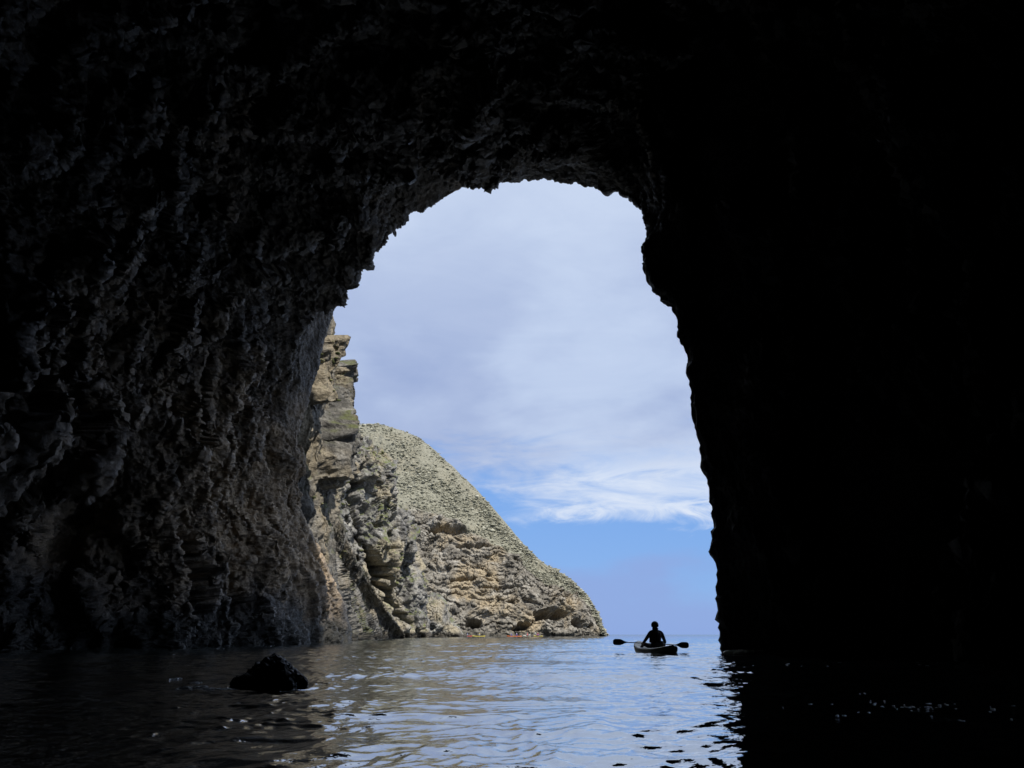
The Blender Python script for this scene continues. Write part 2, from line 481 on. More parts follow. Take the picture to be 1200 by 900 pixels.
def carve(P, marks):
    """clefts: polylines (in the photograph's pixels) with a half width and a depth in metres"""
    px = 600 + FPX * P[:, 0] / (P[:, 1] * math.cos(PITCH) + (P[:, 2] - CAM_H) * math.sin(PITCH))
    py = 450 - FPX * np.tan(np.arctan2(P[:, 2] - CAM_H, P[:, 1]) - PITCH)
    wob = fbm(P / 3.0, 3, off=44)
    out = np.zeros(len(P))
    for line, hw, dep in marks:
        best = np.full(len(P), 1e9)
        for (x0, y0), (x1, y1) in zip(line, line[1:]):
            vx, vy = x1 - x0, y1 - y0
            t = np.clip(((px - x0) * vx + (py - y0) * vy) / (vx * vx + vy * vy), 0, 1)
            best = np.minimum(best, np.hypot(px - x0 - t * vx, py - y0 - t * vy))
        out = np.maximum(out, dep * (1 - sstep(0.55, 1.1, best / hw + 0.8 * wob)))
    return out
M_cliffA = rock_mat('pale_cliff_rock', (0.04, 0.038, 0.036), (0.125, 0.118, 0.105), (0.28, 0.265, 0.235), (0.27, 0.23, 0.165), sc=0.6,
                    tide=(1.2, 1.6, (0.05, 0.045, 0.035)), plant=(0.11, 0.12, 0.045), bump=0.7, tan_at=(0.45, 0.6))
def dispA(P, n):
    d, e = disp_cliff(0.55, 0.8, 0.35, 0.8)(P * np.array([1.2, 2.4, 0.6]) + 40, n)
    d = (d.reshape(560, -1) * (1 - 0.85 * np.exp(-((tcol - 5.1) / 0.8) ** 2))).ravel()
    return d - carve(P, [([(394, 544), (386, 566)], 7, 1.6), ([(390, 430), (385, 500), (381, 560)], 4, 2.5), ([(372, 400), (370, 470)], 4, 2.0)]), e
tcol = np.concatenate([np.linspace(0, 1, 30, endpoint=False), np.linspace(1, 6, 560), np.linspace(6.05, 7, 25)])
cliffA, PA, NA_ = sheet('cliff', rows, 560, 0, dispA, M_cliffA, 'pale tan cliff just outside the left side of the cave mouth', 'cliff', tvv=tcol)

# second buttress
sil = [(493,745,185),(490,715,183),(488,690,181),(482,655,179),(474,625,177),(463,605,176),(452,590,175),(448,560,174),(444,543,173),(432,530,174),(415,524,176),(395,515,180),(370,505,186)]
rows = []
for i, (px, py, Y) in enumerate(sil):
    e = np.array(at(px, py, Y)); z = e[2]
    rows.append([(-60, 120 + z * .5, z), (-42, 132 + z * 0.4, z), tuple(e + np.array([-15, -18, 0])), tuple(e + np.array([-7, -13, 0])),
                 tuple(e + np.array([-1.5, -6, 0])), tuple(e), tuple(e + np.array([-6, 12, 0])), tuple(e + np.array([-26, 30, 0]))])
rows.insert(0, [(x, y, -2.5) for x, y, z in rows[0]])
M_cliffB = rock_mat('grey_cliff_rock', (0.05, 0.048, 0.048), (0.20, 0.193, 0.18), (0.40, 0.385, 0.345), (0.36, 0.315, 0.225), sc=0.4,
                    tide=(1.5, 2.0, (0.07, 0.062, 0.05)), plant=(0.13, 0.15, 0.05), bump=0.7, tan_at=(0.5, 0.62))
_dB = disp_cliff(1.4, 0.42)
def dispB(P, n):
    d, e = _dB(P * 0.8, n)
    return d - carve(P, [([(412, 560), (416, 600), (426, 640), (445, 682), (474, 728)], 7, 14.0), ([(449, 668), (458, 690), (466, 716)], 9, 9.0), ([(436, 570), (441, 615)], 4, 5.0), ([(470, 640), (474, 690)], 3.5, 5.0), ([(455, 610), (452, 640)], 4, 5.0)]), e
cliffB, PB, NB_ = sheet('cliff', rows, 420, 420, dispB, M_cliffB, 'grey craggy cliff buttress with green patches beyond the first cliff', 'cliff')

# leaning rocks at the foot of the buttress
sil = [(537,745,215),(531,736,215),(525,724,214),(520,714,214),(516,706,214),(510,702,214),(503,704,215),(497,712,216)]
rows = []
for px, py, Y in sil:
    e = np.array(at(px, py, Y)); z = e[2]
    rows.append([(e[0] - 22, Y + 14, z), (e[0] - 13, Y - 1, z), tuple(e + np.array([-6.5, -4, 0])), tuple(e + np.array([-2.6, -4, 0])), tuple(e), tuple(e + np.array([-2, 6, 0])), tuple(e + np.array([-12, 16, 0]))])
rows.insert(0, [(x, y, -2.5) for x, y, z in rows[0]])
outcrop, _, _ = sheet('rock_outcrop', rows, 200, 260, disp_cliff(0.75), M_cliffB, 'grey rock outcrop leaning into the water before the brown hillside', 'outcrop')

# ------------------------------------------------------------------ hill
Sx = [(340,520),(380,505),(400,500),(415,497.5),(440,497),(455,500),(470,504),(486,511),(500,522),(520,540),(540,558),(556,573),(575,596),(600,624),(625,650),(650,667),(665,677),(680,691),(690,702),(697,716),(702,730),(706,740),(709,744)]
Cx = [(340,610),(440,602),(475,598),(500,601),(530,612),(560,628),(600,655),(625,672),(650,690),(670,698),(685,706),(695,719),(702,733),(706,741),(709,744.2)]
Dx = [(340,250),(500,256),(600,260),(650,268),(690,276),(709,282)]
ip = lambda T, x: float(np.interp(x, [a for a, _ in T], [b for _, b in T]))
cols = []
for px in [340,370,400,420,440,460,480,500,520,540,560,580,600,620,640,655,668,680,690,698,704,708.5]:
    s_, c_, D0 = ip(Sx, px), ip(Cx, px), ip(Dx, px)
    hc = at(px, c_, D0)[2]; hs = at(px, s_, D0)[2]
    D1 = D0 + 0.5 * hc; D2 = D1 + 1.35 * max(hs - hc, 0)
    b = np.array(at(px, 744.0, D0)); b[2] = -3
    w = np.array(at(px, 744.0, D0)); w[2] = 0.3
    m1 = np.array(at(px, 744 + (c_ - 744) * 0.4, D0 + 0.16 * hc)); m2 = np.array(at(px, 744 + (c_ - 744) * 0.8, D0 + 0.36 * hc))
    e = np.array(at(px, c_, D1)); g = np.array(at(px, c_ + (s_ - c_) * 0.5, D1 + (D2 - D1) * 0.42)); t = np.array(at(px, s_, D2))
    k = np.array([t[0] + 4, t[1] + 26, t[2] - 2 - .10 * t[2]]); k2 = np.array([t[0] + 8, t[1] + 90, -3])
    cols.append([b, w, m1, m2, e, g, t, k, k2])
e = cols[-1][1]
cols.append([np.array([e[0] + 1.0, e[1] + 12 + 3 * i, -3.0 if i in (0, 8) else 0.3]) for i in range(9)])
cols.append([np.array([e[0] - 2.0, e[1] + 60 + 3 * i, -3.0]) for i in range(9)])
A = np.array(cols, float).transpose(1, 0, 2)            # rows up, columns along
tu = np.concatenate([np.linspace(0, 1, 14, endpoint=False), np.linspace(1, 4, 330, endpoint=False), np.linspace(4, 6, 260, endpoint=False), np.linspace(6, 8, 40)])
tvh = np.concatenate([np.linspace(0, 21, 1050, endpoint=False), np.linspace(21, 23, 50)])
u_of = np.repeat(tu[:, None], len(tvh), 1).ravel()
POCK = [(643,722,20,7.5,7),(612,735,10,5,5),(555,733,13,7,6),(603,738,6,4,5),(560,640,26,5,3.0),(598,640,14,4,2.5),(520,618,30,6,3.0),(676,732,7,7,4),(690,735,4,6,3),(545,680,30,3,1.6),(590,690,28,3,1.6),(530,655,24,3,1.8)]
def disp_hill(P, n):
    rk = 1 - sstep(3.75, 4.25, u_of + 0.35 * fbm(P / 14, 3))
    disp_hill.rk = rk
    w = np.stack([fbm(P / 9.0, 2, off=o) for o in (2.3, 9.1, 16.9)], 1) * 2.5
    Q = P + w
    sl = np.array([0.6, 1, 1.35])                      # bedding runs roughly level
    d = 2.2 * ridged(Q * sl / 15, 4, 0.5, off=3.4) + 1.3 * facet(Q * sl / 6.5, 1.7) + 0.8 * facet(Q * sl / 2.8, 4.7)
    e = 0.55 * facet((P + .4 * w) * sl / 1.3, 2.9) + 0.75 * ridged(Q * sl / 3.2, 3, .6, off=5.5) + 0.3 * pnoise(Q / 0.7)
    tip = sstep(709, 660, P[:, 0] / P[:, 1] * 947 + 600)
    d *= 0.45 + 0.55 * tip; e *= 0.45 + 0.55 * tip
    px = P[:, 0] / P[:, 1] * FPX / math.cos(PITCH) + 600
    py = 743.5 - (P[:, 2] - CAM_H) / P[:, 1] * FPX * 1.10
    for (x, y, rx, ry, dep) in POCK:
        q = ((px - x) / rx) ** 2 + ((py - y) / ry) ** 2
        d -= 1.7 * dep * (1 - sstep(0.6, 1.15, q + 0.5 * fbm(P / 4, 2, off=x)))
    s = 0.5 * fbm(P / 5, 3, off=7) + 0.14 * ridged(P / 2.2, 2, off=3) + 1.2 * fbm(P / 22, 2, off=6)
    top = (u_of > 5.6) * 0.5
    return d * rk + s * (1 - rk) * (1 - top), e * rk * 0.6
M_hill = rock_mat('hill_ground', (0.07, 0.064, 0.056), (0.20, 0.181, 0.148), (0.38, 0.354, 0.305), (0.36, 0.293, 0.195), sc=0.3,
                  tide=(2.2, 3.0, (0.12, 0.11, 0.09)), bump=0.6, tan_at=(0.46, 0.64),
                  attr=('scrub', (0.17, 0.165, 0.122), (0.30, 0.29, 0.222), 0.9))
hill, PH, NH_ = sheet('hill', A, 0, 0, disp_hill, M_hill, 'pale scrub covered hill with brown sea cliff sloping down to a point', 'hill',
                      tu=tu, tvv=tvh, attr=('scrub', lambda G, P: 1 - disp_hill.rk))

# low bushes on the hill and cliffs: a cover nobody could count
ICO = bmesh.new(); bmesh.ops.create_icosphere(ICO, subdivisions=1, radius=1)
iv = np.array([v.co[:] for v in ICO.verts]); ifc = np.array([[v.index for v in f.verts] for f in ICO.faces]); ICO.free()
def bushes(name, pts, sizes, mat, label):
    n = len(pts)
    jit = 1 + 0.38 * RNG.normal(size=(n, len(iv), 1))
    sc = sizes[:, None, None] * np.stack([RNG.uniform(.8, 1.4, n), RNG.uniform(.8, 1.4, n), RNG.uniform(.35, .65, n)], 1)[:, None, :]
    V = iv[None] * jit * sc + pts[:, None, :]
    F = ifc[None] + (np.arange(n) * len(iv))[:, None, None]
    me = tri_mesh(name, V, F, smooth=True)
    set_attr(me, 'tone', np.repeat(RNG.random(n), len(iv)))
    return tag(link(name, me, mat), label, 'scrub', kind='stuff')
def bush_mat(name, c0, c1, c2):
    m, nt, bs = newmat(name)
    a = N(nt, 'ShaderNodeAttribute', attribute_name='tone')
    nt.links.new(ramp(nt, a.outputs['Fac'], [(0.0, c0), (0.6, c1), (1.0, c2)]).outputs[0], bs.inputs['Base Color'])
    bs.inputs['Roughness'].default_value = 0.9; bs.inputs['Specular IOR Level'].default_value = 0.1
    return m
flat = PH.reshape(-1, 3); sc_m = 1 - disp_hill.rk
cand = np.where((sc_m > 0.5) & (u_of > 3.5) & (u_of < 6.2))[0]
clump = fbm(flat[cand] / 10, 3, off=12)
area = flat[cand, 1] * 0 + 1
pick = RNG.choice(cand, 42000, p=(area * np.clip(0.6 + 1.0 * clump, 0.08, 2)) / np.sum(area * np.clip(0.6 + 1.0 * clump, 0.08, 2)))
bushes('scrub', flat[pick] + RNG.normal(0, .25, (len(pick), 3)) - np.array([0, 0, .12]), RNG.gamma(2.0, 0.092, len(pick)).clip(.07, 1.2),
       bush_mat('sage_scrub', (0.18, 0.178, 0.132), (0.33, 0.322, 0.25), (0.42, 0.408, 0.33)), 'pale sage scrub and dry grass covering the hillside')
def plant_on(P, nrm, zmin, n, thr, off):
    f = P.reshape(-1, 3); nz = grid_normals(P).reshape(-1, 3)
    if nz[:, 1].mean() > 0: nz = -nz
    c = np.where((nz[:, 2] > 0.25) & (f[:, 2] > zmin) & (fbm(f / 5, 3, off=off) > thr))[0]
    return f[RNG.choice(c, min(n, len(c)), replace=False)]
pa = plant_on(PA, NA_, 9, 1100, 0.05, 3); pb = plant_on(PB, NB_, 12, 1500, 0.02, 8)
pp = np.concatenate([pa, pb])
sz = np.concatenate([RNG.gamma(3, .045, len(pa)).clip(.05, .4), RNG.gamma(3, .075, len(pb)).clip(.08, .5)])
bushes('cliff_plants', pp, sz, bush_mat('cliff_greens', (0.06, 0.07, 0.03), (0.13, 0.14, 0.065), (0.22, 0.205, 0.12)), 'green plants growing on ledges of the outer cliffs')

# ------------------------------------------------------------------ sea
rr = np.concatenate([[0.02, 0.6, 1.2, 1.8], np.exp(np.linspace(math.log(2.4), math.log(130), 1500, endpoint=False)), np.exp(np.linspace(math.log(130), math.log(9000), 170))])
th = np.concatenate([np.linspace(-math.pi, -R(50), 60, endpoint=False), np.linspace(-R(50), R(50), 860, endpoint=False), np.linspace(R(50), math.pi, 60)])
RR, TH = np.meshgrid(rr, th, indexing='ij')
X = (RR * np.sin(TH)).ravel(); Y = (RR * np.cos(TH)).ravel()
wr = np.random.default_rng(31)
Zw = np.zeros_like(X)
P2 = np.stack([X, Y, 0 * X], 1)
wx = X + 0.5 * pnoise(P2 / 2.3) + 0.12 * pnoise(P2 / 0.6 + 4); wy = Y + 0.5 * pnoise(P2 / 2.3 + 9) + 0.12 * pnoise(P2 / 0.6 + 14)
gust = 0.75 + 0.55 * fbm(P2 / np.array([9.0, 5.0, 1]), 2, off=3)
DX = np.zeros_like(X); DY = np.zeros_like(X)
def waves(nc, l0, l1, slope, spread, mod):
    """trochoidal waves: crests sharper than troughs"""
    global Zw, DX, DY
    lam = np.exp(wr.uniform(math.log(l0), math.log(l1), nc)); k = 2 * math.pi / lam
    ang = wr.normal(0, spread, nc) + R(-100)            # travelling from the open sea into the cave
    ph = wr.uniform(0, 2 * math.pi, nc)
    amp = slope * math.sqrt(2.0 / nc) / k
    for i in range(nc):
        a = k[i] * (wx * math.cos(ang[i]) + wy * math.sin(ang[i])) + ph[i]
        Zw += amp[i] * np.sin(a) * mod
        q = amp[i] * 1.25 * np.cos(a) * mod
        DX += q * math.cos(ang[i]); DY += q * math.sin(ang[i])
shore = 1.0
waves(16, 2.2, 7.0, 0.022, 0.45, 1.0)
waves(24, 0.9, 2.2, 0.029, 0.8, gust)
waves(54, 0.26, 0.8, 0.086, 1.3, gust)
waves(40, 0.12, 0.26, 0.095, 1.4, gust * (0.5 + 0.5 * (1 - sstep(20, 60, np.hypot(X, Y)))))
# small wash round the near rock
RKX, RKY = at(317, 806, 10.4)[0], 10.4
rd = np.hypot(X - RKX, Y - RKY)
Zw += 0.010 * np.sin(rd * 2 * math.pi / 0.24 + 1.5 * pnoise(P2 / 0.4)) * np.exp(-np.abs(rd - 0.5) / 0.5)
Zw *= sstep(0.3, 2.2, np.hypot(X, Y))
ed = sstep(0.3, 2.2, np.hypot(X, Y)) * (1 - sstep(100, 130, np.hypot(X, Y)))
Zw *= 1 - sstep(400, 2500, np.hypot(X, Y))
SEA = np.stack([X + DX * ed, Y + DY * ed, Zw], 1)
m, nt_, bs = newmat('sea_water')
geo = N(nt_, 'ShaderNodeNewGeometry')
nb = noise(nt_, geo.outputs['Position'], 9.0, 3, 0.5)
b = N(nt_, 'ShaderNodeBump', Strength=0.25, Distance=0.03); nt_.links.new(nb.outputs[0], b.inputs['Height']); nt_.links.new(b.outputs[0], bs.inputs['Normal'])
nn = noise(nt_, geo.outputs['Position'], 0.12, 3, 0.5)
nt_.links.new(ramp(nt_, nn.outputs[0], [(0.35, (0.03, 0.042, 0.042)), (0.65, (0.045, 0.055, 0.05))]).outputs[0], bs.inputs['Base Color'])
ra = N(nt_, 'ShaderNodeAttribute', attribute_name='chop')
rgh = math_(nt_, 'ADD', 0.025, math_(nt_, 'MULTIPLY', ra.outputs['Fac'], 0.13)); nt_.links.new(rgh, bs.inputs['Roughness'])
bs.inputs['IOR'].default_value = 1.4
gl = N(nt_, 'ShaderNodeBsdfGlossy', Roughness=0.03); gl.inputs['Color'].default_value = (0.92, 0.94, 0.95, 1)
nt_.links.new(b.outputs[0], gl.inputs['Normal']); nt_.links.new(rgh, gl.inputs['Roughness'])
ms = N(nt_, 'ShaderNodeMixShader'); nt_.links.new(math_(nt_, 'SUBTRACT', 0.60, math_(nt_, 'MULTIPLY', ra.outputs['Fac'], 0.46)), ms.inputs[0])
nt_.links.new(bs.outputs[0], ms.inputs[1]); nt_.links.new(gl.outputs[0], ms.inputs[2])
nt_.links.new(ms.outputs[0], nt_.nodes['Material Output'].inputs['Surface'])
sea = link('sea', grid_mesh('sea', SEA, len(rr), len(th)), m)
set_attr(sea.data, 'chop', sstep(60, 400, np.hypot(X, Y)))
tag(sea, 'rippled sea water from the cave out to the horizon', 'sea', kind='structure')
def sea_z(x, y):
    r = math.hypot(x, y); t = math.atan2(x, y)
    i = int(np.argmin(np.abs(rr - r))); j = int(np.argmin(np.abs(th - t)))
    return float(Zw[i * len(th) + j])

# ------------------------------------------------------------------ boulder in the water
def boulder():
    bm = bmesh.new(); bmesh.ops.create_icosphere(bm, subdivisions=6, radius=1)
    v = np.array([q.co[:] for q in bm.verts]); 
    x, y, z = v[:, 0], v[:, 1], v[:, 2]
    # peak right of the middle, long low shoulder to the left
    hh = 0.20 * np.exp(-((x - 0.14) / 0.55) ** 2) + 0.08 * np.exp(-((x + 0.45) / 0.42) ** 2) + 0.10
    p = np.stack([x * 0.44, y * 0.38, np.where(z > 0, z * hh, z * 0.3)], 1)
    n = v / np.linalg.norm(v, axis=1)[:, None]
    f1, f2, cv = worley(p / 0.26, 4.4)
    dd = 0.09 * (cv - 0.5) * sstep(0, .25, f2 - f1) + 0.05 * ridged(p / 0.3, 3, off=2) + 0.018 * ridged(p / 0.07, 2, off=6) + 0.006 * pnoise(p / 0.02)
    p = p + n * dd[:, None]
    for q, c in zip(bm.verts, p): q.co = c
    me = bpy.data.meshes.new('boulder'); bm.to_mesh(me); bm.free()
    me.polygons.foreach_set('use_smooth', [True] * len(me.polygons))
    return me
M_wet = rock_mat('wet_rock', (0.008, 0.008, 0.009), (0.018, 0.018, 0.018), (0.04, 0.038, 0.036), (0.03, 0.028, 0.02), sc=6, bump=0.5)
M_wet.node_tree.nodes['Principled BSDF'].inputs['Roughness'].default_value = 0.25
bo = link('boulder', boulder(), M_wet)
bo.location = (RKX, RKY, 0.0)
tag(bo, 'small wet black boulder poking out of the water inside the cave', 'boulder')

# ------------------------------------------------------------------ foam
def froth(name, col):
    """wet froth: clear bubbles mixed with white ones that let light through"""
    m, nt, bs = newmat(name)
    gls = N(nt, 'ShaderNodeBsdfGlass', Roughness=0.05, IOR=1.33)
    tr = N(nt, 'ShaderNodeBsdfTranslucent'); tr.inputs['Color'].default_value = (*col, 1)
    bs.inputs['Base Color'].default_value = (*col, 1); bs.inputs['Roughness'].default_value = 0.2
    a = N(nt, 'ShaderNodeMixShader'); a.inputs[0].default_value = 0.7
    nt.links.new(bs.outputs[0], a.inputs[1]); nt.links.new(tr.outputs[0], a.inputs[2])
    b = N(nt, 'ShaderNodeMixShader'); b.inputs[0].default_value = 0.5
    nt.links.new(a.outputs[0], b.inputs[1]); nt.links.new(gls.outputs[0], b.inputs[2])
    nt.links.new(b.outputs[0], nt.nodes['Material Output'].inputs['Surface'])
    return m
M_foam = froth('foam', (0.9, 0.92, 0.94))
def foam(name, spots, label):
    """clusters of small flattened bubbles; spots = (x, y, spread x, spread y, count, size)"""
    pts, sz = [], []
    for (x, y, sx, sy, n, s) in spots:
        for _ in range(n):
            a, b_ = x + random.gauss(0, sx), y + random.gauss(0, sy)
            pts.append((a, b_, sea_z(a, b_) + 0.002)); sz.append(s * random.uniform(.4, 1.5))
    pts = np.array(pts); sz = np.array(sz); n = len(pts)
    V = iv[None] * sz[:, None, None] * np.stack([RNG.uniform(.8, 2.2, n), RNG.uniform(.8, 1.6, n), RNG.uniform(.35, .8, n)], 1)[:, None] + pts[:, None]
    F = ifc[None] + (np.arange(n) * len(iv))[:, None, None]
    return tag(link(name, tri_mesh(name, V, F), M_foam), label, 'foam', kind='stuff')
def wpt(px, py):
    x, y, z = ray(px, py); k = -CAM_H / z
    return x * k, y * k
sp_ = []
for px, py, n in [(220,806,10),(232,805,16),(244,806,20),(256,807,26),(266,806,24),(228,799,4),(285,799,5),(205,795,2)]:
    x, y = wpt(px, py); sp_.append((x, y, .035, .05, n * 4, .020))
for px, py, n, q in [(438,748.6,10,5),(424,749.6,14,5),(408,751.5,6,4),(330,757,6,3),(345,756,5,3),(268,760,5,3),(285,760,4,3),(206,767,5,2),(183,762,4,2),(1000,812,3,1),(1030,822,7,1),(1052,826,12,1),(1068,828,16,1),(1085,826,10,1),(1104,824,8,1),(1140,832,4,1),(1172,828,5,1),(1010,838,3,1),(958,822,3,1),(990,842,3,1),(940,830,2,1),
                     (1130,852,2,1),(1160,846,2,1),(1100,846,3,1),(915,778,6,2),(950,780,7,2),(975,777,5,2),(1005,779,6,2),(1040,780,5,2),(1075,777,5,2),(1110,780,4,2),(1140,777,3,2)]:
    x, y = wpt(px, py); sp_.append((x, y, .09 * q * q, .10 * q * q, max(1, int(n * .75)), .009 * q))
foam('foam', sp_, 'white specks and streaks of foam on the dark cave water')

# line of pale froth along the foot of the right hand wall
def froth_line():
    n = 900
    t = RNG.random(n) ** 1.2
    px = 852 + t * 134
    y0 = 25.9 - 0.5 * t
    x = (px - 600) / (FPX / math.cos(PITCH)) * y0
    yy = y0 + RNG.normal(0, .10, n)
    pts = np.stack([x, yy, [sea_z(a, b_) + .012 for a, b_ in zip(x, yy)]], 1)
    sz = RNG.gamma(3, .021, n).clip(.015, .10) * (1.2 - 0.6 * t)
    jit = 1 + .12 * RNG.normal(size=(n, len(iv), 1))
    V = iv[None] * jit * sz[:, None, None] * np.array([1.5, 1.2, .85]) + pts[:, None]
    F = ifc[None] + (np.arange(n) * len(iv))[:, None, None]
    return tri_mesh('foam_line', V, F)
tag(link('foam_line', froth_line(), froth('tan_foam', (0.90, 0.85, 0.70))), 'pale tan line of foam along the foot of the dark right wall', 'foam', kind='stuff')

# ------------------------------------------------------------------ kayaks, paddles, people
def loft(name, sections, cap=True):
    bm = bmesh.new(); rings = []
    for s in sections: rings.append([bm.verts.new(p) for p in s])
    for a, b_ in zip(rings, rings[1:]):
        for i in range(len(a)):
            j = (i + 1) % len(a); bm.faces.new((a[i], a[j], b_[j], b_[i]))
    if cap:
        bm.faces.new(rings[0][::-1]); bm.faces.new(rings[-1])
    bmesh.ops.recalc_face_normals(bm, faces=bm.faces)
    me = bpy.data.meshes.new(name); bm.to_mesh(me); bm.free()
    me.polygons.foreach_set('use_smooth', [True] * len(me.polygons))
    return me

def hull_mesh(Lg, Wd, rise=0.14, side=0.17, blunt=0.55, n=40):
    secs = []
    for i in range(n):
        t = -1 + 2 * i / (n - 1); t *= 0.998
        w = Wd / 2 * max(1 - abs(t) ** 2.7, 0.0008) ** blunt
        zt = side + rise * max(0, abs(t) - 0.25) ** 1.7 * (1.7 if t > 0 else 0.7)
        zb = -0.09 + 0.13 * abs(t) ** 4
        well = 0.075 * (1 - sstep(0.45, 0.72, abs(t)))
        ring_ = []
        prof = [(-1.0, .55), (-1.03, .75), (-.99, .92), (-.90, 1.0), (-.78, .99), (-.66, None), (-.3, None), (0, None), (.3, None), (.66, None), (.78, .99), (.90, 1.0), (.99, .92), (1.03, .75), (1.0, .55),
                (.9, .25), (.7, .08), (.35, .0), (0, -.02), (-.35, .0), (-.7, .08), (-.9, .25)]
        for u, h in prof:
            z = (zt - well + 0.02 * (1 - u * u) * (1 - well / .075)) if h is None else zb + (zt - zb) * h
            ring_.append((u * w, t * Lg / 2, z))
        secs.append(ring_)
    return loft('hull', secs)

def tube_mesh(name, pts, rad, seg=10):
    secs = []
    P = [Vector(p) for p in pts]
    for i, p in enumerate(P):
        d = (P[min(i + 1, len(P) - 1)] - P[max(i - 1, 0)]).normalized()
        a = d.orthogonal().normalized() if i == 0 else (a - d * a.dot(d)).normalized()
        b_ = d.cross(a); r = rad[i] if isinstance(rad, (list, tuple)) else rad
        secs.append([tuple(p + (a * math.cos(q) + b_ * math.sin(q)) * r) for q in [2 * math.pi * k / seg for k in range(seg)]])
    return loft(name, secs)

def skin_mesh(name, verts, edges, radii, root=0, sub=2):
    me = bpy.data.meshes.new(name); me.from_pydata([tuple(v) for v in verts], edges, [])
    o = bpy.data.objects.new(name, me); COL.objects.link(o)
    o.modifiers.new('skin', 'SKIN').use_smooth_shade = True
    sv = me.skin_vertices[0].data
    for i, r in enumerate(radii):
        sv[i].radius = r if isinstance(r, tuple) else (r, r); sv[i].use_root = (i == root)
    s = o.modifiers.new('sub', 'SUBSURF'); s.levels = sub; s.render_levels = sub
    dg = bpy.context.evaluated_depsgraph_get(); dg.update()
    out = bpy.data.meshes.new_from_object(o.evaluated_get(dg))
    bpy.data.objects.remove(o); bpy.data.meshes.remove(me)
    out.name = name
    out.polygons.foreach_set('use_smooth', [True] * len(out.polygons))
    return out

def join_meshes(name, meshes):
    bm = bmesh.new()
    for m_ in meshes: bm.from_mesh(m_)
    me = bpy.data.meshes.new(name); bm.to_mesh(me); bm.free()
    me.polygons.foreach_set('use_smooth', [True] * len(me.polygons))
    return me

def empty(name, loc, rz=0):
    o = bpy.data.objects.new(name, None); COL.objects.link(o); o.empty_display_size = 0.3
    o.location = loc; o.rotation_euler = (0, 0, rz)
    return o

def kayak(loc, rz, Lg, Wd, mat, label, seats=(0.0,), group=None, blunt=.55, dark=None, low=None):
    r = empty('kayak', loc, rz); tag(r, label, 'kayak', group)
    h = link('hull', hull_mesh(Lg, Wd, blunt=blunt, rise=.14 if low is None else .19), mat, r)
    if low:
        h.data.materials.append(low)
        for p in h.data.polygons:
            if p.center.z < -.02 + .05 * abs(p.center.y / Lg * 2) ** 2: p.material_index = 1
    for y in seats:
        w = Wd * .27
        back = loft('seat_back', [[(-w, y - .22, .11), (-w * .5, y - .27, .11), (w * .5, y - .27, .11), (w, y - .22, .11), (w * .5, y - .235, .11), (-w * .5, y - .235, .11)],
                                  [(-w * 1.1, y - .24, .26), (-w * .55, y - .30, .26), (w * .55, y - .30, .26), (w * 1.1, y - .24, .26), (w * .55, y - .262, .26), (-w * .55, y - .262, .26)],
                                  [(-w * .8, y - .26, .38), (-w * .4, y - .315, .39), (w * .4, y - .315, .39), (w * .8, y - .26, .38), (w * .4, y - .28, .39), (-w * .4, y - .28, .39)]])
        link('seat_back', back, dark, r)
    for s in (-1, 1):
        y = s * Lg * .46
        zt = .17 + .14 * max(0, .92 - .25) ** 1.7
        link('carry_handle', tube_mesh('carry_handle', [(-.07, y, zt - .01), (-.05, y, zt + .035), (.05, y, zt + .035), (.07, y, zt - .01)], .010, 6), dark, r)
    return r

def paddle(p0, p1, matS, matB, label, group=None, blade_up=0.5):
    """p0, p1: tips; thing's base is the middle of the shaft"""
    a, b_ = Vector(p0), Vector(p1); c = (a + b_) / 2
    r = empty('paddle', c); tag(r, label, 'paddle', group)
    d = (b_ - a).normalized(); Lh = (b_ - a).length / 2
    r.rotation_euler = d.to_track_quat('X', 'Z').to_euler()
    link('shaft', tube_mesh('shaft', [(-Lh + .40, 0, 0), (-Lh * .3, 0, 0), (Lh * .3, 0, 0), (Lh - .40, 0, 0)], .015, 10), matS, r)
    for s in (-1, 1):
        secs = []
        for i in range(13):
            t = i / 12
            w = (.018 + .082 * sstep(0, .55, t)) * (1 if t < .8 else math.sqrt(max(0.02, 1 - ((t - .8) / .2) ** 2 * .75)))
            x = s * (Lh - .47 + .47 * t); cur = .03 * t * t
            th_ = .012 if t > .25 else .016
            secs.append([(x, cur + th_ * (1 if k in (1, 2) else (-1 if k in (4, 5) else 0)) * .7, w * q + .012 * t * s) for k, q in enumerate((-1, -.5, .5, 1, .5, -.5))])
        link('blade', loft('blade', secs), matB, r)
    return r

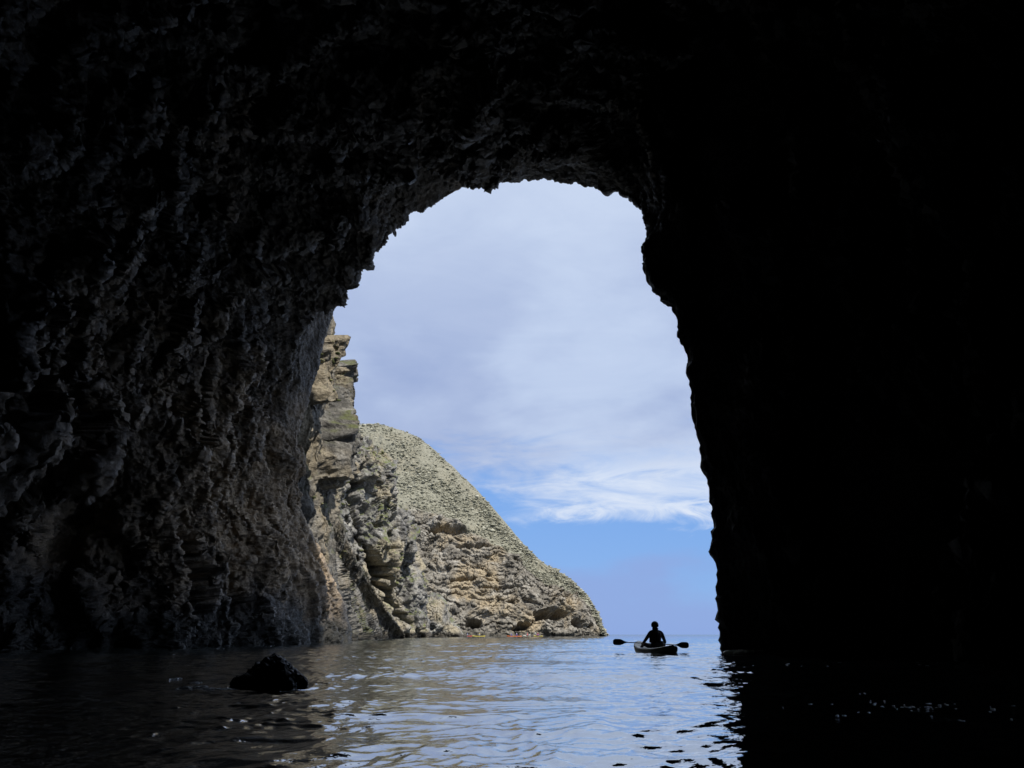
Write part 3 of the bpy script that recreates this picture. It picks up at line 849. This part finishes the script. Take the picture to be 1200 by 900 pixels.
def person(loc, rz, label, skinm, shirt, trousers, vest, hat, handL, handR, near=False, group=None, lean=0.0, turn=0.0):
    """seated figure facing +Y, hands at the given local points, origin on the water under the hips"""
    r_ = empty('person', loc, rz); tag(r_, label, 'person', group)
    hL, hR = Vector(handL), Vector(handR)
    V = []; E = []; Rd = []
    def v(p, r, par=None):
        V.append(Vector(p)); Rd.append(r)
        if par is not None: E.append((par, len(V) - 1))
        return len(V) - 1
    L_ = lean
    pel = v((0, 0, .20), (.165, .125))
    wai = v((L_ * .3, .00, .38), (.165, .115), pel)
    che = v((L_ * .7, .01, .56), (.190, .122), wai)
    nb_ = v((L_, .02, .695), (.085, .075), che)
    nk = v((L_ + .003, .03, .735), (.075, .07), nb_)
    h1 = v((L_ + .004, .05, .79), (.09, .098), nk)
    h2 = v((L_ + .005, .055, .875), (.102, .115), h1)
    h3 = v((L_ + .005, .05, .955), (.072, .085), h2)
    for s, hd in ((-1, hL), (1, hR)):
        sh = v((L_ + s * .175, .01, .65), .078, nb_)
        S0 = Vector((L_ + s * .225, .01, .60)); s1 = v(S0, .070, sh)
        mid = (S0 + hd) / 2; d = (hd - S0); ln = d.length; reach = .56
        out = math.sqrt(max(0, (reach / 2) ** 2 - (ln / 2) ** 2))
        el = mid + (Vector((s * (.5 if s < 0 else .12), -.35, -.5)) - d.normalized() * Vector((s * (.5 if s < 0 else .12), -.35, -.5)).dot(d.normalized())).normalized() * out
        e_ = v(el, .052, s1)
        w_ = v(el + (hd - el) * .86, .030, e_)
        v(hd, (.036, .022), w_)
        hp = v((s * .10, .05, .19), .098, pel)
        kn = v((s * .20, .44, .30), .066, hp)
        an = v((s * .15, .80, .14), .042, kn)
        v((s * .16, .86, .17), .040, an)
    body = skin_mesh('body', V, E, Rd, 0, 2)
    parts = [body]
    if near:
        for s, hd in ((-1, hL), (1, hR)):            # five bent fingers closed round the shaft
            for k in range(4):
                o = Vector(((k - 1.5) * .021, 0, 0)); L0 = (.9, 1.0, .95, .75)[k]
                q = [hd + o, hd + o + Vector((0, .035 * L0, .018)), hd + o + Vector((0, .052 * L0, -.004)), hd + o + Vector((0, .034 * L0, -.026))]
                parts.append(skin_mesh('f', q, [(0, 1), (1, 2), (2, 3)], [.010, .0095, .009, .0075], 0, 1))
            o = hd + Vector((-s * .034, -.005, 0))
            parts.append(skin_mesh('f', [hd, o, o + Vector((-s * .012, .02, -.02)), o + Vector((-s * .004, .038, -.022))], [(0, 1), (1, 2), (2, 3)], [.012, .012, .010, .008], 0, 1))
        hc = Vector((L_ + .005, .06, .87))
        parts.append(skin_mesh('n', [hc + Vector((0, .085, .03)), hc + Vector((0, .112, -.01))], [(0, 1)], [.012, .016], 0, 1))
        for s in (-1, 1):
            parts.append(skin_mesh('e', [hc + Vector((s * .076, -.005, .02)), hc + Vector((s * .086, -.012, -.025))], [(0, 1)], [.014, .010], 0, 1))
            parts.append(skin_mesh('e', [hc + Vector((s * .03, .088, .025)), hc + Vector((s * .036, .09, .025))], [(0, 1)], [.012, .012], 0, 1))
        parts.append(skin_mesh('m', [hc + Vector((-.02, .094, -.045)), hc + Vector((.02, .094, -.045))], [(0, 1)], [.008, .008], 0, 1))
    me = join_meshes('person', parts)
    b = link('body', me, None, r_)
    for mm in (shirt, trousers, skinm): me.materials.append(mm)
    for p in me.polygons:                             # sleeves and trousers; bare hands and head
        c = p.center
        if c.z > .735: p.material_index = 2
        elif min((c - hL).length, (c - hR).length) < .075: p.material_index = 2
        elif c.y > .10 and c.z < .42 and abs(c.x) < .3 or c.z < .26: p.material_index = 1
    if vest:
        sec = []
        for z, rx, ry, yy in [(.33, .172, .128, 0), (.345, .19, .15, 0), (.45, .195, .152, .0), (.56, .205, .152, .008), (.63, .195, .138, .012), (.675, .145, .105, .016), (.69, .105, .085, .02)]:
            lx = L_ * min(1, max(0, (z - .25) / .4))
            sec.append([(lx + rx * math.copysign(abs(math.cos(q)) ** .8, math.cos(q)), yy + ry * math.copysign(abs(math.sin(q)) ** .8, math.sin(q)), z) for q in [2 * math.pi * (k + .5) / 24 for k in range(24)]])
        link('life_vest', loft('life_vest', sec), vest, r_)
    sec = []
    for k, a in enumerate(np.linspace(-.5, math.pi / 2 - .05, 10)):
        rr_ = math.cos(a)
        sec.append([(L_ + .005 + .122 * rr_ * math.cos(q), .048 + .138 * rr_ * math.sin(q), .885 + .13 * math.sin(a)) for q in [2 * math.pi * j / 24 for j in range(24)]])
    link('helmet', loft('helmet', sec), hat, r_)
    return r_

M_olive = plain('olive_hull', (0.83, 0.80, 0.67), .3, .06, 6)
M_dkhull = plain('dark_hull', (0.03, 0.03, 0.028), .4, .1, 6)
M_black = plain('black_fabric', (0.012, 0.012, 0.014), .7, .2, 30)
M_char = plain('charcoal_fabric', (0.02, 0.02, 0.024), .8, .25, 40)
M_wine = plain('dark_red_fabric', (0.035, 0.014, 0.016), .8, .25, 40)
M_skin = plain('skin', (0.30, 0.17, 0.12), .5, .08, 30)
M_blackp = plain('black_plastic', (0.012, 0.012, 0.013), .35, .1, 20)

KX, KY, KA = at(768, 766, 26.8)[0], 26.8, R(15)
kayak((KX, KY, 0.01), KA, 2.6, 0.82, M_olive, 'short pale tan kayak with dark lower hull at the cave mouth', (-.05,), dark=M_black, blunt=.42, low=M_dkhull)
pl, pr = at(718.5, 751.8, 27.05), at(807.5, 756.6, 27.15)
pr_ = Matrix.Rotation(-KA, 3, 'Z')
def to_loc(p): return pr_ @ (Vector(p) - Vector((KX, KY, 0.01)))
A_, B_ = to_loc(pl), to_loc(pr)
fx = lambda t: A_ + (B_ - A_) * t
hL, hR = fx(.385), fx(.655)
person((KX, KY, 0.01), KA, 'paddler in dark clothing seen from behind at the cave mouth', M_skin, M_char, M_black, M_wine, M_black, hL, hR, near=True, lean=.055)
paddle(pl, pr, M_blackp, M_blackp, 'black double bladed paddle held across the lap of the near paddler')

# far kayaks under the hill
GK, GP, GD = 'kayaks gathered under the hill', 'paddlers gathered under the hill', 'paddles held under the hill'
M_red = plain('red_plastic', (0.62, 0.10, 0.06), .4, .1, 4); M_orange = plain('orange_plastic', (0.72, 0.20, 0.07), .4, .1, 4)
M_yel = plain('yellow_plastic', (0.75, 0.60, 0.10), .4, .1, 4); M_crm = plain('cream_plastic', (0.80, 0.76, 0.55), .4, .1, 4)
M_pur = plain('purple_fabric', (0.16, 0.10, 0.34), .8, .1, 20); M_pink = plain('red_fabric', (0.50, 0.10, 0.14), .8, .1, 20)
M_blue = plain('blue_fabric', (0.10, 0.15, 0.32), .8, .1, 20); M_grey = plain('grey_fabric', (0.30, 0.32, 0.36), .8, .1, 20)
M_wht = plain('white_plastic', (0.75, 0.76, 0.78), .4, .05, 8); M_shirt = plain('pale_shirt', (0.42, 0.40, 0.44), .8, .1, 20)
M_vred = plain('red_vest', (0.48, 0.07, 0.07), .7, .1, 20)
def far(px, Y, rz, Lg, mat, seats, label, people):
    x = (px - 600) / (FPX / math.cos(PITCH)) * Y
    kayak((x, Y, 0), R(rz), Lg, .80, mat, label, seats, GK, dark=M_black)
    rot = Matrix.Rotation(R(rz), 3, 'Z')
    for y, (lab, shirt, vest, hat, pd) in zip(seats, people):
        o = Vector((x, Y, 0)) + rot @ Vector((0, y, 0))
        if pd:
            lab2, tilt = pd
            c = Vector((0, .33, .42)); d = Vector((math.cos(tilt), 0, math.sin(tilt)))
            hl, hr = c - d * .3, c + d * .3
            person(o, R(rz), lab, M_skin, shirt, M_black, vest, hat, hl, hr, group=GP)
            paddle(o + rot @ (c - d * 1.12), o + rot @ (c + d * 1.12), M_wht, M_wht, lab2, GD)
        else:
            person(o, R(rz), lab, M_skin, shirt, M_black, vest, hat, (-.22, .36, .34), (.22, .36, .34), group=GP)
far(602.6, 232, 86, 4.3, M_orange, (-.75, .75), 'long orange kayak carrying two paddlers in purple under the hill',
    [('paddler in purple vest and white helmet in the stern of the orange kayak', M_pur, M_pur, M_wht, None),
     ('paddler in purple raising a paddle in the bow of the orange kayak', M_pur, M_blue, M_grey, ('pale paddle lifted high at the bow of the orange kayak', R(48)))])
far(618.2, 236, 24, 3.6, M_crm, (0.1,), 'cream kayak with one paddler between the orange and the yellow kayak',
    [('paddler in red vest sitting in the cream kayak', M_grey, M_vred, M_red, ('pale paddle resting low across the cream kayak', R(4)))])
far(630.5, 234, 40, 3.7, M_yel, (0.0,), 'yellow kayak furthest right of the group under the hill',
    [('paddler in pink red top and purple vest in the right hand yellow kayak', M_pink, M_pur, M_pink, ('pale paddle tilted upwards at the right hand yellow kayak', R(-38)))])
far(545.3, 247, 80, 4.2, M_red, (-.7, .7), 'long red kayak carrying two paddlers beside the grey rock outcrop',
    [('paddler in blue vest in the stern of the red kayak', M_shirt, M_blue, M_blue, None),
     ('paddler in grey shirt in the bow of the red kayak', M_grey, M_blue, M_wht, ('pale paddle held low at the bow of the red kayak', R(12)))])
far(561.0, 246, 84, 4.0, M_yel, (-.3,), 'yellow kayak just right of the red kayak',
    [('paddler in pale shirt in the yellow kayak beside the red kayak', M_shirt, M_grey, M_yel, ('pale paddle held low in the yellow kayak beside the red kayak', R(-10)))])

# ------------------------------------------------------------------ dry plants on the right hand wall
bpy.context.view_layer.update()
dgr = bpy.context.evaluated_depsgraph_get()
def hit(px, py):
    d_ = Vector(ray(px, py)).normalized()
    ok, loc, nor, *_ = SC.ray_cast(dgr, Vector((0, 0, CAM_H)), d_)
    return loc, nor
M_dry = plain('dry_stems', (0.50, 0.47, 0.40), .8, .3, 9)
M_pale = plain('pale_leaf', (0.80, 0.78, 0.72), .7, .1, 9)
def dry_plant(px, py, n, size, label, leaf=False):
    loc, nor = hit(px, py)
    r = empty('dry_plant', loc); tag(r, label, 'plant', 'dry plants on the right wall')
    st = []
    for _ in range(n):
        a = random.uniform(-.7, .7); L = size * random.uniform(.45, 1)
        p = Vector((random.uniform(-.12, .12), 0, random.uniform(-.1, .1))); pts = [p + nor * -.05]
        for k in range(1, 6):
            t = k / 5
            pts.append(p + Vector((math.sin(a) * L * t + random.uniform(-.02, .02), 0, L * (.35 * t - 1.2 * t * t))) + nor * (.22 * math.sin(t * 2.2) * size))
        st.append(tube_mesh('s', pts, [.009, .009, .008, .007, .005, .003], 5))
    link('stems', join_meshes('stems', st), M_dry, r)
    if leaf:
        lf = loft('leaf', [[(x + .02 * q, -.02 + .012 * q2, z) for q, q2 in ((-w, 0), (0, 1), (w, 0), (0, -1))] for x, z, w in ((-.10, -.12, .3), (-.04, -.04, 2.6), (.03, .04, 2.8), (.10, .12, .4))])
        o = link('leaf', lf, M_pale, r); o.location = Vector((.12, 0, .05)) + nor * .25
    return r
dry_plant(822, 277, 16, .9, 'tangled dry plant with one pale leaf high on the dark right wall', True)
dry_plant(797, 240, 9, .6, 'small dry tuft hanging near the upper right corner of the arch')

# ------------------------------------------------------------------ render settings
SC.view_settings.view_transform = 'Standard'; SC.view_settings.look = 'None'
SC.view_settings.exposure = 0.0; SC.view_settings.gamma = 1.0; SC.view_settings.use_curve_mapping = False
SC.render.engine = 'CYCLES'
SC.cycles.use_denoising = True
SC.cycles.max_bounces = 6; SC.cycles.diffuse_bounces = 4; SC.cycles.glossy_bounces = 4
SC.cycles.caustics_reflective = False; SC.cycles.sample_clamp_indirect = 4.0
